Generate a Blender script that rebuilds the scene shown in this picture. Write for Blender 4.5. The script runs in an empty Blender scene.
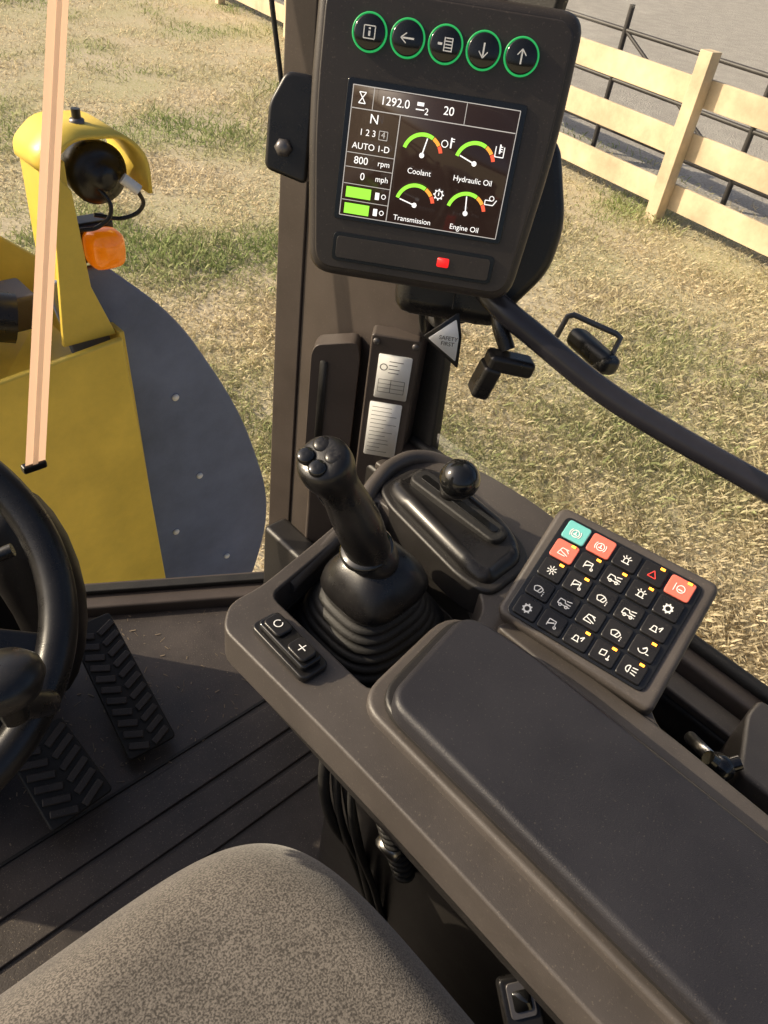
import bpy, bmesh, math, random
import numpy as np
from mathutils import Vector as V, Matrix as M
random.seed(4); rng=np.random.default_rng(7)
scene=bpy.context.scene
# ------------------------------------------------------------ materials
def mat(name,col,rough=.5,metal=0,noise=0,nscale=40,bump=0,bscale=300,spec=.5,emit=None,es=1,coat=0,rvar=0,bdist=.001,dust=0):
    m=bpy.data.materials.new(name);m.use_nodes=True;nt=m.node_tree;N=nt.nodes;L=nt.links
    b=N['Principled BSDF'];b.inputs['Base Color'].default_value=(*col,1);b.inputs['Roughness'].default_value=rough
    b.inputs['Metallic'].default_value=metal;b.inputs['Specular IOR Level'].default_value=spec;b.inputs['Coat Weight'].default_value=coat
    tc=N.new('ShaderNodeTexCoord')
    if noise:
        n=N.new('ShaderNodeTexNoise');n.inputs['Scale'].default_value=nscale;n.inputs['Detail'].default_value=6;n.inputs['Roughness'].default_value=.65
        L.new(tc.outputs['Object'],n.inputs['Vector'])
        r=N.new('ShaderNodeValToRGB');r.color_ramp.elements[0].position=.3;r.color_ramp.elements[1].position=.7
        r.color_ramp.elements[0].color=(*[c*(1-noise) for c in col],1);r.color_ramp.elements[1].color=(*[min(1,c*(1+noise)) for c in col],1)
        L.new(n.outputs['Fac'],r.inputs['Fac']);last=r.outputs['Color']
        if dust:
            d=N.new('ShaderNodeTexNoise');d.inputs['Scale'].default_value=500;d.inputs['Detail'].default_value=1;L.new(tc.outputs['Object'],d.inputs['Vector'])
            dr=N.new('ShaderNodeMapRange');dr.inputs['From Min'].default_value=.66;dr.inputs['From Max'].default_value=.76;dr.inputs['To Max'].default_value=dust;L.new(d.outputs['Fac'],dr.inputs['Value'])
            mx=N.new('ShaderNodeMixRGB');mx.inputs['Color2'].default_value=(.30,.25,.19,1);L.new(dr.outputs['Result'],mx.inputs['Fac']);L.new(last,mx.inputs['Color1']);last=mx.outputs['Color']
        L.new(last,b.inputs['Base Color'])
        if rvar:
            mr=N.new('ShaderNodeMapRange');mr.inputs['To Min'].default_value=rough-rvar;mr.inputs['To Max'].default_value=rough+rvar
            mr.inputs['From Min'].default_value=.3;mr.inputs['From Max'].default_value=.7
            L.new(n.outputs['Fac'],mr.inputs['Value']);L.new(mr.outputs['Result'],b.inputs['Roughness'])
    if bump:
        v=N.new('ShaderNodeTexNoise');v.inputs['Scale'].default_value=bscale;v.inputs['Detail'].default_value=2
        L.new(tc.outputs['Object'],v.inputs['Vector'])
        bp=N.new('ShaderNodeBump');bp.inputs['Strength'].default_value=bump;bp.inputs['Distance'].default_value=bdist
        L.new(v.outputs['Fac'],bp.inputs['Height']);L.new(bp.outputs['Normal'],b.inputs['Normal'])
    if emit: b.inputs['Emission Color'].default_value=(*emit,1);b.inputs['Emission Strength'].default_value=es
    return m
plastic=mat('charcoal_plastic',(.072,.062,.056),.40,noise=.2,nscale=9,bump=.22,bscale=1300,rvar=.08,dust=.22)
plasticD=mat('dark_plastic',(.020,.018,.017),.42,noise=.2,nscale=12,bump=.2,bscale=1300,rvar=.08,dust=.12)
arm_m=mat('armrest_vinyl',(.022,.021,.025),.41,noise=.25,nscale=7,bump=.3,bscale=1000,rvar=.09,dust=.12,spec=.42)
gloss=mat('black_gloss',(.010,.010,.010),.12,coat=.3)
semig=mat('black_moulded',(.013,.012,.012),.3,noise=.2,nscale=30,bump=.10,bscale=1000,rvar=.06,dust=.08)
rubber=mat('black_rubber',(.018,.017,.016),.6,noise=.3,nscale=25,bump=.3,bscale=500,rvar=.08,dust=.12)
pedm=mat('pedal_rubber',(.050,.042,.037),.5,noise=.3,nscale=25,bump=.3,bscale=500,rvar=.08,dust=.4)
floor_m=mat('floor_rubber',(.055,.046,.042),.45,noise=.5,nscale=5,bump=.4,bscale=350,rvar=.1,dust=.7)
steelp=mat('painted_steel',(.075,.060,.052),.42,noise=.15,nscale=10,bump=.12,bscale=200,rvar=.06,dust=.15)
housem=mat('monitor_housing',(.036,.030,.027),.40,noise=.15,nscale=10,bump=.15,bscale=1300,rvar=.05,dust=.15)
railm=mat('rail_paint',(.030,.029,.036),.26,noise=.15,nscale=20,bump=.1,bscale=250)
yellow=mat('yellow_paint',(.80,.58,.09),.38,noise=.14,nscale=5,bump=.08,bscale=60,rvar=.08,dust=.2)
mudg=mat('mudguard_plastic',(.14,.175,.28),.45,noise=.25,nscale=4,bump=.3,bscale=200,rvar=.06,dust=.4)
metal=mat('zinc_metal',(.6,.58,.55),.3,metal=1,noise=.1,nscale=30)
greym=mat('grey_metal',(.16,.15,.15),.35,metal=.6,noise=.1,nscale=30)
chrome=mat('cylinder_rod',(.5,.5,.5),.2,metal=1)
white=mat('white_print',(.80,.80,.78),.5)
whitep=mat('white_plastic',(.8,.8,.78),.4)
labelm=mat('label_paper',(.87,.87,.85),.4,noise=.03,nscale=60)
inkm=mat('label_ink',(.10,.10,.10),.6)
orange=mat('amber_lens',(.9,.22,.01),.15,noise=.35,nscale=40,emit=(1,.22,.0),es=.3,coat=.5)
redk=mat('red_key',(.80,.17,.12),.45); tealk=mat('teal_key',(.16,.52,.50),.45)
ledA=mat('amber_led',(.9,.4,.05),.4,emit=(1,.28,.02),es=6); ledR=mat('red_led',(.6,.02,.02),.4,emit=(1,.02,.02),es=.9)
redp=mat('red_print',(.8,.06,.05),.5)
ring_g=mat('green_ring',(.03,.3,.08),.4,emit=(.03,.8,.2),es=.38)
scr_bg=mat('screen_glass',(.018,.012,.010),.10,emit=(.045,.024,.018),es=.5)
eW=mat('screen_white',(.8,.8,.8),.4,emit=(1,.98,.95),es=.9); eG=mat('screen_green',(.1,.6,.05),.4,emit=(.45,.95,.06),es=.9)
eY=mat('screen_orange',(.7,.3,.05),.4,emit=(1,.4,.05),es=.9); eR=mat('screen_red',(.7,.1,.05),.4,emit=(1,.12,.05),es=.8)
eL=mat('screen_line',(.4,.4,.4),.4,emit=(.6,.55,.5),es=.6)
wood=mat('fence_timber',(.66,.53,.36),.7,noise=.28,nscale=2.2,bump=.4,bscale=30,bdist=.004)
gatem=mat('gate_steel',(.05,.045,.045),.5,noise=.3,nscale=5)

# ------------------------------------------------------------ helpers
I4=M.Identity(4)
def root(name,loc=(0,0,0)):
    e=bpy.data.objects.new(name,None);e.location=loc;e.empty_display_size=.05;scene.collection.objects.link(e);return e
def frame(o,r,u):
    r=V(r).normalized();u=V(u);u=(u-r*u.dot(r)).normalized();n=r.cross(u);m=M((r,u,n)).transposed().to_4x4();m.translation=V(o);return m
def add(name,me,m,par,mx=I4,smooth=True,bev=0,seg=3,sub=0):
    if m: me.materials.append(m)
    o=bpy.data.objects.new(name,me);scene.collection.objects.link(o);o.matrix_world=mx
    if par is not None:
        o.parent=par; o.matrix_parent_inverse=M.Translation(par.location).inverted()
    if smooth: me.polygons.foreach_set('use_smooth',[True]*len(me.polygons))
    if bev:
        b=o.modifiers.new('b','BEVEL');b.width=bev;b.segments=seg;b.limit_method='ANGLE';b.angle_limit=math.radians(35);b.harden_normals=True
    if sub: s=o.modifiers.new('s','SUBSURF');s.levels=sub;s.render_levels=sub
    return o
def pyd(name,v,f,m,par,**k):
    me=bpy.data.meshes.new(name);me.from_pydata([tuple(p) for p in v],[],f);me.update();return add(name,me,m,par,**k)
def box(name,c,s,m,par,mx=I4,bev=.003,rot=None,seg=3):
    x,y,z=[a/2 for a in s];v=[V((i*x,j*y,k*z)) for i in(-1,1) for j in(-1,1) for k in(-1,1)]
    if rot: R3=M.Rotation(rot[0],3,'X') ; R3=M.Rotation(rot[2],3,'Z')@M.Rotation(rot[1],3,'Y')@R3; v=[R3@p for p in v]
    v=[p+V(c) for p in v]
    f=[(0,1,3,2),(4,6,7,5),(0,4,5,1),(2,3,7,6),(0,2,6,4),(1,5,7,3)]
    return pyd(name,v,f,m,par,mx=mx,bev=bev,seg=seg)
def rnd(pts,r,n=5):
    out=[];k=len(pts)
    rr=r if isinstance(r,(list,tuple)) else [r]*k
    for i in range(k):
        p=V(pts[i]).to_2d();a=V(pts[i-1]).to_2d()-p;b=V(pts[(i+1)%k]).to_2d()-p
        t=min(rr[i],a.length*.48,b.length*.48)
        if t<1e-5: out.append(p);continue
        pa=p+a.normalized()*t;pb=p+b.normalized()*t
        for j in range(n+1):
            s=j/n;out.append(pa*(1-s)**2+p*2*s*(1-s)+pb*s*s)
    return out
def area(p): return sum(p[i-1][0]*p[i][1]-p[i][0]*p[i-1][1] for i in range(len(p)))/2
def prism(name,pts,z0,z1,m,par,mx=I4,bev=.003,seg=3,top=None,bot=None):
    pts=[tuple(p)[:2] for p in pts]
    if area(pts)<0: pts=pts[::-1]
    n=len(pts);zt=top or (lambda x,y:z1);zb=bot or (lambda x,y:z0)
    v=[(x,y,zb(x,y)) for x,y in pts]+[(x,y,zt(x,y)) for x,y in pts]
    f=[tuple(range(n))[::-1],tuple(range(n,2*n))]+[(i,(i+1)%n,n+(i+1)%n,n+i) for i in range(n)]
    return pyd(name,v,f,m,par,mx=mx,bev=bev,seg=seg)
def rect(x0,y0,x1,y1,r=0,n=5):
    return rnd([(x0,y0),(x1,y0),(x1,y1),(x0,y1)],r,n)
def tube(name,pts,r,m,par,mx=I4,smooth=True,res=10):
    c=bpy.data.curves.new(name,'CURVE');c.dimensions='3D';s=c.splines.new('BEZIER' if smooth else 'POLY')
    if smooth:
        s.bezier_points.add(len(pts)-1)
        for b,p in zip(s.bezier_points,pts): b.co=p;b.handle_left_type=b.handle_right_type='AUTO'
    else:
        s.points.add(len(pts)-1)
        for b,p in zip(s.points,pts): b.co=(*p,1)
    c.bevel_depth=r;c.bevel_resolution=5;c.resolution_u=res;c.use_fill_caps=True;c.materials.append(m)
    o=bpy.data.objects.new(name,c);scene.collection.objects.link(o);o.matrix_world=mx
    if par is not None: o.parent=par;o.matrix_parent_inverse=M.Translation(par.location).inverted()
    return o
def lathe(name,prof,m,par,mx=I4,n=40,sq=None):
    v=[];f=[]
    for r,z in prof:
        for i in range(n):
            a=2*math.pi*i/n;c,s=math.cos(a),math.sin(a);k=1
            if sq: k=1/((abs(c)**sq+abs(s)**sq)**(1/sq))
            v.append((r*k*c,r*k*s,z))
    for j in range(len(prof)-1):
        for i in range(n):
            a=j*n+i;b=j*n+(i+1)%n;f.append((a,b,b+n,a+n))
    f.append(tuple(range(n))[::-1]);f.append(tuple(range((len(prof)-1)*n,len(prof)*n)))
    return pyd(name,v,f,m,par,mx=mx)
def loft(name,secs,m,par,mx=I4,n=24,ax=V((0,1,0)),sub=1):
    v=[];f=[];k=len(secs)
    P=[V(s[0]) for s in secs]
    for j,(p,rx,ry) in enumerate(secs):
        t=(P[min(j+1,k-1)]-P[max(j-1,0)]).normalized();y=(ax-t*ax.dot(t)).normalized();x=y.cross(t)
        for i in range(n):
            a=2*math.pi*i/n;v.append(V(p)+x*rx*math.cos(a)+y*ry*math.sin(a))
    for j in range(k-1):
        for i in range(n): a=j*n+i;b=j*n+(i+1)%n;f.append((a,b,b+n,a+n))
    f.append(tuple(range(n))[::-1]);f.append(tuple(range((k-1)*n,k*n)))
    return pyd(name,v,f,m,par,mx=mx,sub=sub)
def text(name,body,size,x,y,z,m,par,mx,align='CENTER'):
    c=bpy.data.curves.new(name,'FONT');c.body=body;c.size=size;c.align_x=align;c.align_y='CENTER';c.materials.append(m)
    o=bpy.data.objects.new(name,c);scene.collection.objects.link(o);o.matrix_world=mx@M.Translation((x,y,z))
    o.parent=par;o.matrix_parent_inverse=M.Translation(par.location).inverted();return o
class Flat:
    def __init__(s): s.v=[];s.f=[]
    def poly(s,p,z): n=len(s.v);s.v+=[(a[0],a[1],z) for a in p];s.f.append(tuple(range(n,n+len(p))))
    def line(s,x0,y0,x1,y1,w,z):
        d=V((x1-x0,y1-y0));
        if d.length<1e-7:return
        q=V((-d.y,d.x)).normalized()*w/2;s.poly([(x0-q.x,y0-q.y),(x1-q.x,y1-q.y),(x1+q.x,y1+q.y),(x0+q.x,y0+q.y)],z)
    def arc(s,cx,cy,r,w,a0,a1,z,n=16):
        for i in range(n):
            a=math.radians(a0+(a1-a0)*i/n);b=math.radians(a0+(a1-a0)*(i+1)/n)
            s.poly([(cx+(r-w/2)*math.cos(a),cy+(r-w/2)*math.sin(a)),(cx+(r+w/2)*math.cos(a),cy+(r+w/2)*math.sin(a)),(cx+(r+w/2)*math.cos(b),cy+(r+w/2)*math.sin(b)),(cx+(r-w/2)*math.cos(b),cy+(r-w/2)*math.sin(b))],z)
    def make(s,name,m,par,mx=I4): return pyd(name,s.v,s.f,m,par,mx=mx,smooth=False)

# ------------------------------------------------------------ camera
th=math.radians(48.5);pt=math.radians(40.7);ro=math.radians(9.2)
F=V((math.sin(th)*math.cos(pt),math.cos(th)*math.cos(pt),-math.sin(pt)))
R0=V((math.cos(th),-math.sin(th),0));U0=R0.cross(F)
R=R0*math.cos(ro)+U0*math.sin(ro);U=U0*math.cos(ro)-R0*math.sin(ro)
cd=bpy.data.cameras.new('camera');cam=bpy.data.objects.new('camera',cd);scene.collection.objects.link(cam)
mm=M((R,U,-F)).transposed().to_4x4();mm.translation=(0,0,2.6);cam.matrix_world=mm
cd.sensor_fit='VERTICAL';cd.sensor_height=24;cd.lens=24*773/1024;cd.clip_start=.02;cd.clip_end=2000
scene.camera=cam

# ------------------------------------------------------------ light
az=math.radians(-40);el=math.radians(29)
w=bpy.data.worlds.new('World');scene.world=w;w.use_nodes=True;nt=w.node_tree
bg=nt.nodes['Background'];sk=nt.nodes.new('ShaderNodeTexSky');sk.sky_type='NISHITA';sk.sun_disc=False
sk.sun_elevation=el;sk.sun_rotation=az;sk.dust_density=6;sk.air_density=.8;nt.links.new(sk.outputs[0],bg.inputs[0]);bg.inputs[1].default_value=.135
sd=bpy.data.lights.new('sun','SUN');sd.energy=5;sd.angle=math.radians(.5);sd.color=(1,.85,.61)
so=bpy.data.objects.new('sun',sd);scene.collection.objects.link(so)
so.rotation_euler=(-V((math.sin(az)*math.cos(el),math.cos(az)*math.cos(el),math.sin(el)))).to_track_quat('-Z','Y').to_euler()
scene.view_settings.view_transform='Standard'

# ------------------------------------------------------------ ground
def ground_mat(name,c1,c2,c3,s1,s2,bump):
    m=bpy.data.materials.new(name);m.use_nodes=True;N=m.node_tree.nodes;L=m.node_tree.links;b=N['Principled BSDF'];b.inputs['Roughness'].default_value=.95
    b.inputs['Specular IOR Level'].default_value=.15
    tc=N.new('ShaderNodeTexCoord');n1=N.new('ShaderNodeTexNoise');n1.inputs['Scale'].default_value=s1;n1.inputs['Detail'].default_value=8
    n2=N.new('ShaderNodeTexNoise');n2.inputs['Scale'].default_value=s2;n2.inputs['Detail'].default_value=4
    for n in(n1,n2):L.new(tc.outputs['Object'],n.inputs['Vector'])
    r=N.new('ShaderNodeValToRGB');e=r.color_ramp.elements;e[0].position=.38;e[0].color=(*c1,1);e[1].position=.62;e[1].color=(*c2,1);L.new(n1.outputs['Fac'],r.inputs['Fac'])
    mx=N.new('ShaderNodeMixRGB');mx.blend_type='MIX';mx.inputs['Color2'].default_value=(*c3,1)
    r2=N.new('ShaderNodeValToRGB');r2.color_ramp.elements[0].position=.45;r2.color_ramp.elements[1].position=.65;L.new(n2.outputs['Fac'],r2.inputs['Fac'])
    L.new(r2.outputs['Color'],mx.inputs['Fac']);L.new(r.outputs['Color'],mx.inputs['Color1']);L.new(mx.outputs['Color'],b.inputs['Base Color'])
    bp=N.new('ShaderNodeBump');bp.inputs['Strength'].default_value=bump;bp.inputs['Distance'].default_value=.02;L.new(n2.outputs['Fac'],bp.inputs['Height']);L.new(bp.outputs['Normal'],b.inputs['Normal'])
    return m
gm=ground_mat('dry_soil',(.50,.43,.30),(.40,.38,.21),(.56,.49,.36),.8,45,.3)
pyd('ground',[(-400,-400,0),(400,-400,0),(400,400,0),(-400,400,0)],[(0,1,2,3)],gm,None,smooth=False)
fya=math.radians(8.8)
fd=V((math.sin(fya),math.cos(fya),0));fn=V((fd.y,-fd.x,0));fp=V((7.69,3.77,0))
grm=ground_mat('gravel',(.42,.39,.36),(.50,.47,.43),(.33,.31,.28),3,35,.9)
a=fp+fn*.75
pyd('gravel_lot',[tuple(a-fd*60+V((0,0,.004))),tuple(a-fd*60+fn*80+V((0,0,.004))),tuple(a+fd*100+fn*80+V((0,0,.004))),tuple(a+fd*100+V((0,0,.004)))],[(0,1,2,3)],grm,None,smooth=False)
# grass
def patch(x,y):
    s=np.zeros_like(x)
    for k in range(14):
        q=rng.uniform(.25,2.6);t=rng.uniform(0,6.28);s+=np.sin(x*q*np.cos(t)*2+y*q*np.sin(t)*2+rng.uniform(0,6.28))
    return s/np.sqrt(14)
Nb=300000
r=1.6*np.exp(rng.uniform(0,1,Nb)**.85*math.log(13));an=np.radians(rng.uniform(2,100,Nb))
gx=r*np.sin(an);gy=r*np.cos(an)
d=(gx-fp.x)*fn.x+(gy-fp.y)*fn.y
pg=patch(gx,gy);ph=patch(gx*1.7,gy*1.7);pc=patch(gx*4.1+gy*.6,gy*4.7)
edge=.75+.25*np.sin(gy*1.3)+rng.normal(0,.15,Nb)
keep=((d<edge)|((d<1.6)&(rng.uniform(0,1,Nb)<.2)))&(ph+.5*pc+rng.normal(0,.8,Nb)>-1.2)
gx,gy,r,pg,ph,pc=gx[keep],gy[keep],r[keep],pg[keep],ph[keep],pc[keep];n=len(gx)
green=1/(1+np.exp(-(pg*2.6+.5*pc-1.7+rng.normal(0,.9,n))))
h=rng.uniform(.02,.075,n)*(1+.35*np.clip(ph,-1,1.5))*(1+.5*green);wd=rng.uniform(.0012,.0028,n)*(1+r*.12)
yaw=rng.uniform(0,6.283,n);lean=rng.uniform(.5,1.5,n)-.4*green
dx=np.cos(yaw)*np.sin(lean)*h;dy=np.sin(yaw)*np.sin(lean)*h;dz=np.clip(np.cos(lean),.08,1)*h
px=-np.sin(yaw)*wd;py=np.cos(yaw)*wd
co=np.empty((n,4,3),np.float32)
co[:,0]=np.c_[gx-px,gy-py,np.zeros(n)];co[:,1]=np.c_[gx+px,gy+py,np.zeros(n)]
co[:,2]=np.c_[gx+dx*.55+px*.7,gy+dy*.55+py*.7,dz*.7+.004];co[:,3]=np.c_[gx+dx,gy+dy,dz*.95]
me=bpy.data.meshes.new('grass');me.vertices.add(n*4);me.vertices.foreach_set('co',co.ravel())
me.loops.add(n*6);idx=(np.arange(n)*4)[:,None]+np.array([0,1,2,0,2,3])[None];me.loops.foreach_set('vertex_index',idx.ravel().astype(np.int32))
me.polygons.add(n*2);me.polygons.foreach_set('loop_start',(np.arange(n*2)*3).astype(np.int32));me.update(calc_edges=True)
straw=np.array([.73,.63,.44]);grn=np.array([.26,.34,.12])
cc=straw*(1-green[:,None])+grn*green[:,None];cc*=rng.uniform(.75,1.2,n)[:,None]
ca=me.color_attributes.new('col','FLOAT_COLOR','POINT');ca.data.foreach_set('color',np.repeat(np.c_[cc,np.ones(n)],4,axis=0).astype(np.float32).ravel())
gmat=bpy.data.materials.new('grass_blades');gmat.use_nodes=True;N=gmat.node_tree.nodes;L=gmat.node_tree.links;b=N['Principled BSDF'];b.inputs['Roughness'].default_value=.7
b.inputs['Specular IOR Level'].default_value=.25
at=N.new('ShaderNodeAttribute');at.attribute_name='col';L.new(at.outputs['Color'],b.inputs['Base Color'])
tr=N.new('ShaderNodeBsdfTranslucent');L.new(at.outputs['Color'],tr.inputs['Color']);mx=N.new('ShaderNodeMixShader');mx.inputs[0].default_value=.4
L.new(b.outputs[0],mx.inputs[1]);L.new(tr.outputs[0],mx.inputs[2]);L.new(mx.outputs[0],N['Material Output'].inputs[0])
add('grass',me,gmat,None,smooth=False)

# ------------------------------------------------------------ wooden fence
fr=root('wooden_fence',tuple(fp))
def fbox(name,t0,t1,o0,o1,z0,z1,m,par,bev=.006):
    pts=[fp+fd*t0+fn*o0,fp+fd*t1+fn*o0,fp+fd*t1+fn*o1,fp+fd*t0+fn*o1]
    return prism(name,[(p.x,p.y) for p in pts],z0,z1,m,par,bev=bev,seg=2)
k=0
for t in np.arange(-2.6*2,30,2.6):
    k+=1;fbox('post_%d'%k,t-.07,t+.07,-.11,.03,0,1.5+random.uniform(-.03,.05),wood,fr)
    for z0,z1 in((.14,.38),(.60,.84),(1.06,1.30)):
        e=random.uniform(-.015,.015);fbox('rail_%d_%d'%(k,int(z0*100)),t+.002,t+2.598,.032,.07,z0+e,z1+e,wood,fr)
gt=root('metal_gate',tuple(fp+fn*1.1))
for z in(.3,.55,.8,1.05,1.3):
    tube('pipe_%d'%int(z*100),[fp+fd*-6+fn*1.1+V((0,0,z)),fp+fd*14+fn*1.1+V((0,0,z))],.024,gatem,gt,smooth=False)
for i,t in enumerate(np.arange(-6,15,2.0)):
    tube('upright_%d'%i,[fp+fd*t+fn*1.1,fp+fd*t+fn*1.1+V((0,0,1.55))],.032,gatem,gt,smooth=False)
    if i%2: tube('brace_%d'%i,[fp+fd*t+fn*1.1+V((0,0,.3)),fp+fd*(t+2)+fn*1.1+V((0,0,1.3))],.02,gatem,gt,smooth=False)

# ------------------------------------------------------------ front of loader: fender with mudguard
FY=1.68
ff=root('loader_front_fender',(.8,FY,1.2))
mxv=M(((1,0,0,0),(0,0,-1,0),(0,1,0,0),(0,0,0,1)))  # local xy -> world xz, local z -> -y
def vprism(name,pts,y0,y1,m,par,bev=.006): return prism(name,pts,-y1,-y0,m,par,mx=mxv,bev=bev)
vprism('rear_plate',[(.1,1.48),(.45,1.53),(.80,1.563),(.868,.5),(.88,.1),(.1,.1)],FY,FY+.02,yellow,ff)
vprism('front_plate',[(.1,1.9),(.56,1.80),(.80,1.60),(.83,.5),(.1,.5)],FY+.42,FY+.44,yellow,ff)
pyd('top_plate',[(.1,FY+.02,1.42),(.45,FY+.02,1.46),(.79,FY+.02,1.50),(.79,FY+.42,1.50),(.45,FY+.42,1.56),(.1,FY+.42,1.60)],[(0,1,4,5),(1,2,3,4)],yellow,ff,smooth=False)
vprism('side_plate',[(.80,1.57),(.815,1.57),(.87,.5),(.855,.5)],FY+.021,FY+.419,yellow,ff,bev=.003)
tube('cylinder',[(.15,1.98,1.70),(.54,1.86,1.61)],.05,chrome,ff,smooth=False)
tube('cylinder_gland',[(.50,1.872,1.62),(.60,1.842,1.597)],.062,semig,ff,smooth=False)
box('pin_boss',(.62,1.90,1.60),(.09,.12,.09),steelp,ff,bev=.01)
mg=root('mudguard',(1.0,FY+.1,1.1))
mp=rnd([(.66,1.70),(.80,1.735),(1.0,1.54),(1.22,1.14),(1.36,.66),(1.25,.26),(.86,.16),(.80,1.0)],[.03,.05,.15,.2,.2,.15,.1,.1],8)
vprism('panel',mp,FY+.08,FY+.10,mudg,mg,bev=.008)
for i,(x,z) in enumerate([(.98,1.28),(1.05,.95),(.95,.75),(1.15,.52),(.97,.42)]):
    lathe('bolt_%d'%i,[(.011,0),(.011,.004),(.007,.008),(.001,.009)],whitep,mg,mx=M.Translation((x,FY+.079,z))@M.Rotation(math.radians(90),4,'X'),n=16)

# work light with yellow hood
wl=root('work_light',(.8,1.8,1.95))
hood=rnd([(0,-.03),(.0,.0),(.05,.045),(.17,.038),(.215,-.010),(.218,-.090),(.216,-.095)],[0,.03,.05,.05,.03,0,0],4)[:-1]
v=[];f=[]
for (x,z) in hood:
    for y in (-.10,.08): v.append((.695+x,1.80+y,1.995+z))
for i in range(len(hood)-1): f.append((2*i,2*i+1,2*i+3,2*i+2))
o=pyd('hood',v,f,yellow,wl);s=o.modifiers.new('so','SOLIDIFY');s.thickness=.01
prism('post',[(.69,1.73),(.735,1.73),(.735,1.87),(.69,1.87)],1.55,1.99,yellow,wl,bev=.005)
vprism('post_gusset',[(.66,1.56),(.80,1.56),(.75,1.70),(.735,1.93),(.69,1.99),(.68,1.8)],1.715,1.729,yellow,wl,bev=.003)
lx=M.Translation((.82,1.79,1.945))@M.Rotation(math.radians(-90),4,'X')@M.Rotation(math.radians(180),4,'X')
lathe('lamp_body',[(.02,-.055),(.05,-.05),(.066,-.01),(.070,.035),(.064,.045),(.050,.052),(.030,.060),(.026,.075),(.010,.078)],semig,wl,mx=lx)
tube('lamp_bolt',[(.80,1.79,2.02),(.80,1.79,2.075)],.010,semig,wl,smooth=False)
lathe('bolt_nut',[(.018,0),(.018,.014),(.012,.018)],greym,wl,mx=M.Translation((.80,1.79,2.038)),n=6)
tube('plug',[(.855,1.71,1.945),(.885,1.695,1.918)],.013,whitep,wl,smooth=False)
tube('cable',[(.88,1.69,1.92),(.895,1.70,1.88),(.86,1.72,1.85),(.79,1.74,1.86)],.005,semig,wl)
tube('cable_2',[(.80,1.74,1.93),(.82,1.71,1.88),(.79,1.72,1.84),(.75,1.74,1.83)],.005,semig,wl)
ts=root('turn_signal',(.80,1.79,1.77))
lathe('lens',[(.040,-.03),(.046,-.01),(.045,.02),(.035,.038),(.012,.044)],orange,ts,mx=M.Translation((.808,1.745,1.775))@M.Rotation(math.radians(90),4,'X'),sq=3.5)
box('housing',(.808,1.81,1.775),(.10,.06,.10),semig,ts,bev=.01)

# ------------------------------------------------------------ cab floor & structure
cf=root('cab_floor',(.2,.5,1.4))
fl=[(-.9,-.9),(.62,-.9),(.62,.87),(.36,1.04),(.25,1.13),(-.9,1.13)]
prism('floor_mat',fl,1.36,1.40,floor_m,cf,bev=.003)
for i,(y,wd_) in enumerate([(.505,.036),(.556,.05),(.620,.06)]):
    box('rib_%d'%i,(-.12,y,1.4022),(1.40,wd_,.0055),floor_m,cf,bev=.002)
box('seam_plate',(-.12,.665,1.4015),(1.40,.006,.003),rubber,cf,bev=.001)
# straw and grit trodden in
v=[];f=[]
for i in range(320):
    x=random.gauss(.28,.15);y=random.gauss(.80,.12);a=random.uniform(0,3.14);l=random.uniform(.0008,.004) if i%4 else random.uniform(.003,.007);w2=random.uniform(.0004,.001)
    if x>.6 or y>1.0 or y<.66: continue
    c_,s_=math.cos(a),math.sin(a);k=len(v);z=1.4012
    v+=[(x-c_*l+s_*w2,y-s_*l-c_*w2,z),(x+c_*l+s_*w2,y+s_*l-c_*w2,z+.0006),(x+c_*l-s_*w2,y+s_*l+c_*w2,z+.001),(x-c_*l-s_*w2,y-s_*l+c_*w2,z+.0004)];f.append((k,k+1,k+2,k+3))
pyd('floor_debris',v,f,mat('straw_bits',(.28,.22,.15),.8),None,smooth=False)
ws=root('windshield_frame',(.4,1.0,1.42))
def bar(name,p,q,wd,z0,z1,m,par,bev=.006):
    p=V(p);q=V(q);d=(q-p).normalized();nn=V((-d.y,d.x))*wd/2
    return prism(name,[p+nn,q+nn,q-nn,p-nn],z0,z1,m,par,bev=bev)
bar('sill_corner',(.34,1.075),(.72,.855),.07,1.36,1.425,steelp,ws)
bar('sill_front',(-.9,1.135),(.335,1.115),.07,1.36,1.425,steelp,ws)
bar('gasket',(.33,1.09),(.74,.853),.02,1.426,1.437,rubber,ws,.003)
box('dash_side_wall',(.645,.28,1.5),(.05,1.1,.3),plasticD,ws,bev=.01)
# right wall & sill
rw=root('cab_side_wall',(.75,0,1.6))
prism('wall',[(.70,-.9),(.80,-.9),(.80,.70),(.70,.70)],1.2,1.86,plasticD,rw,bev=.008)
prism('sill',[(.735,-.9),(.79,-.9),(.79,.655),(.735,.655)],1.861,1.895,steelp,rw,bev=.008)
prism('sill_step',[(.70,-.9),(.733,-.9),(.733,.655),(.70,.655)],1.861,1.875,plastic,rw,bev=.004)
tube('sill_gasket',[(.765,-.9,1.90),(.765,.64,1.90)],.009,rubber,rw,smooth=False)
for i in range(3): box('inner_ridge_%d'%i,(.685-.03*i,.0,1.80-.05*i),(.028,1.2,.03),plasticD if i%2 else plastic,rw,bev=.006)
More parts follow.
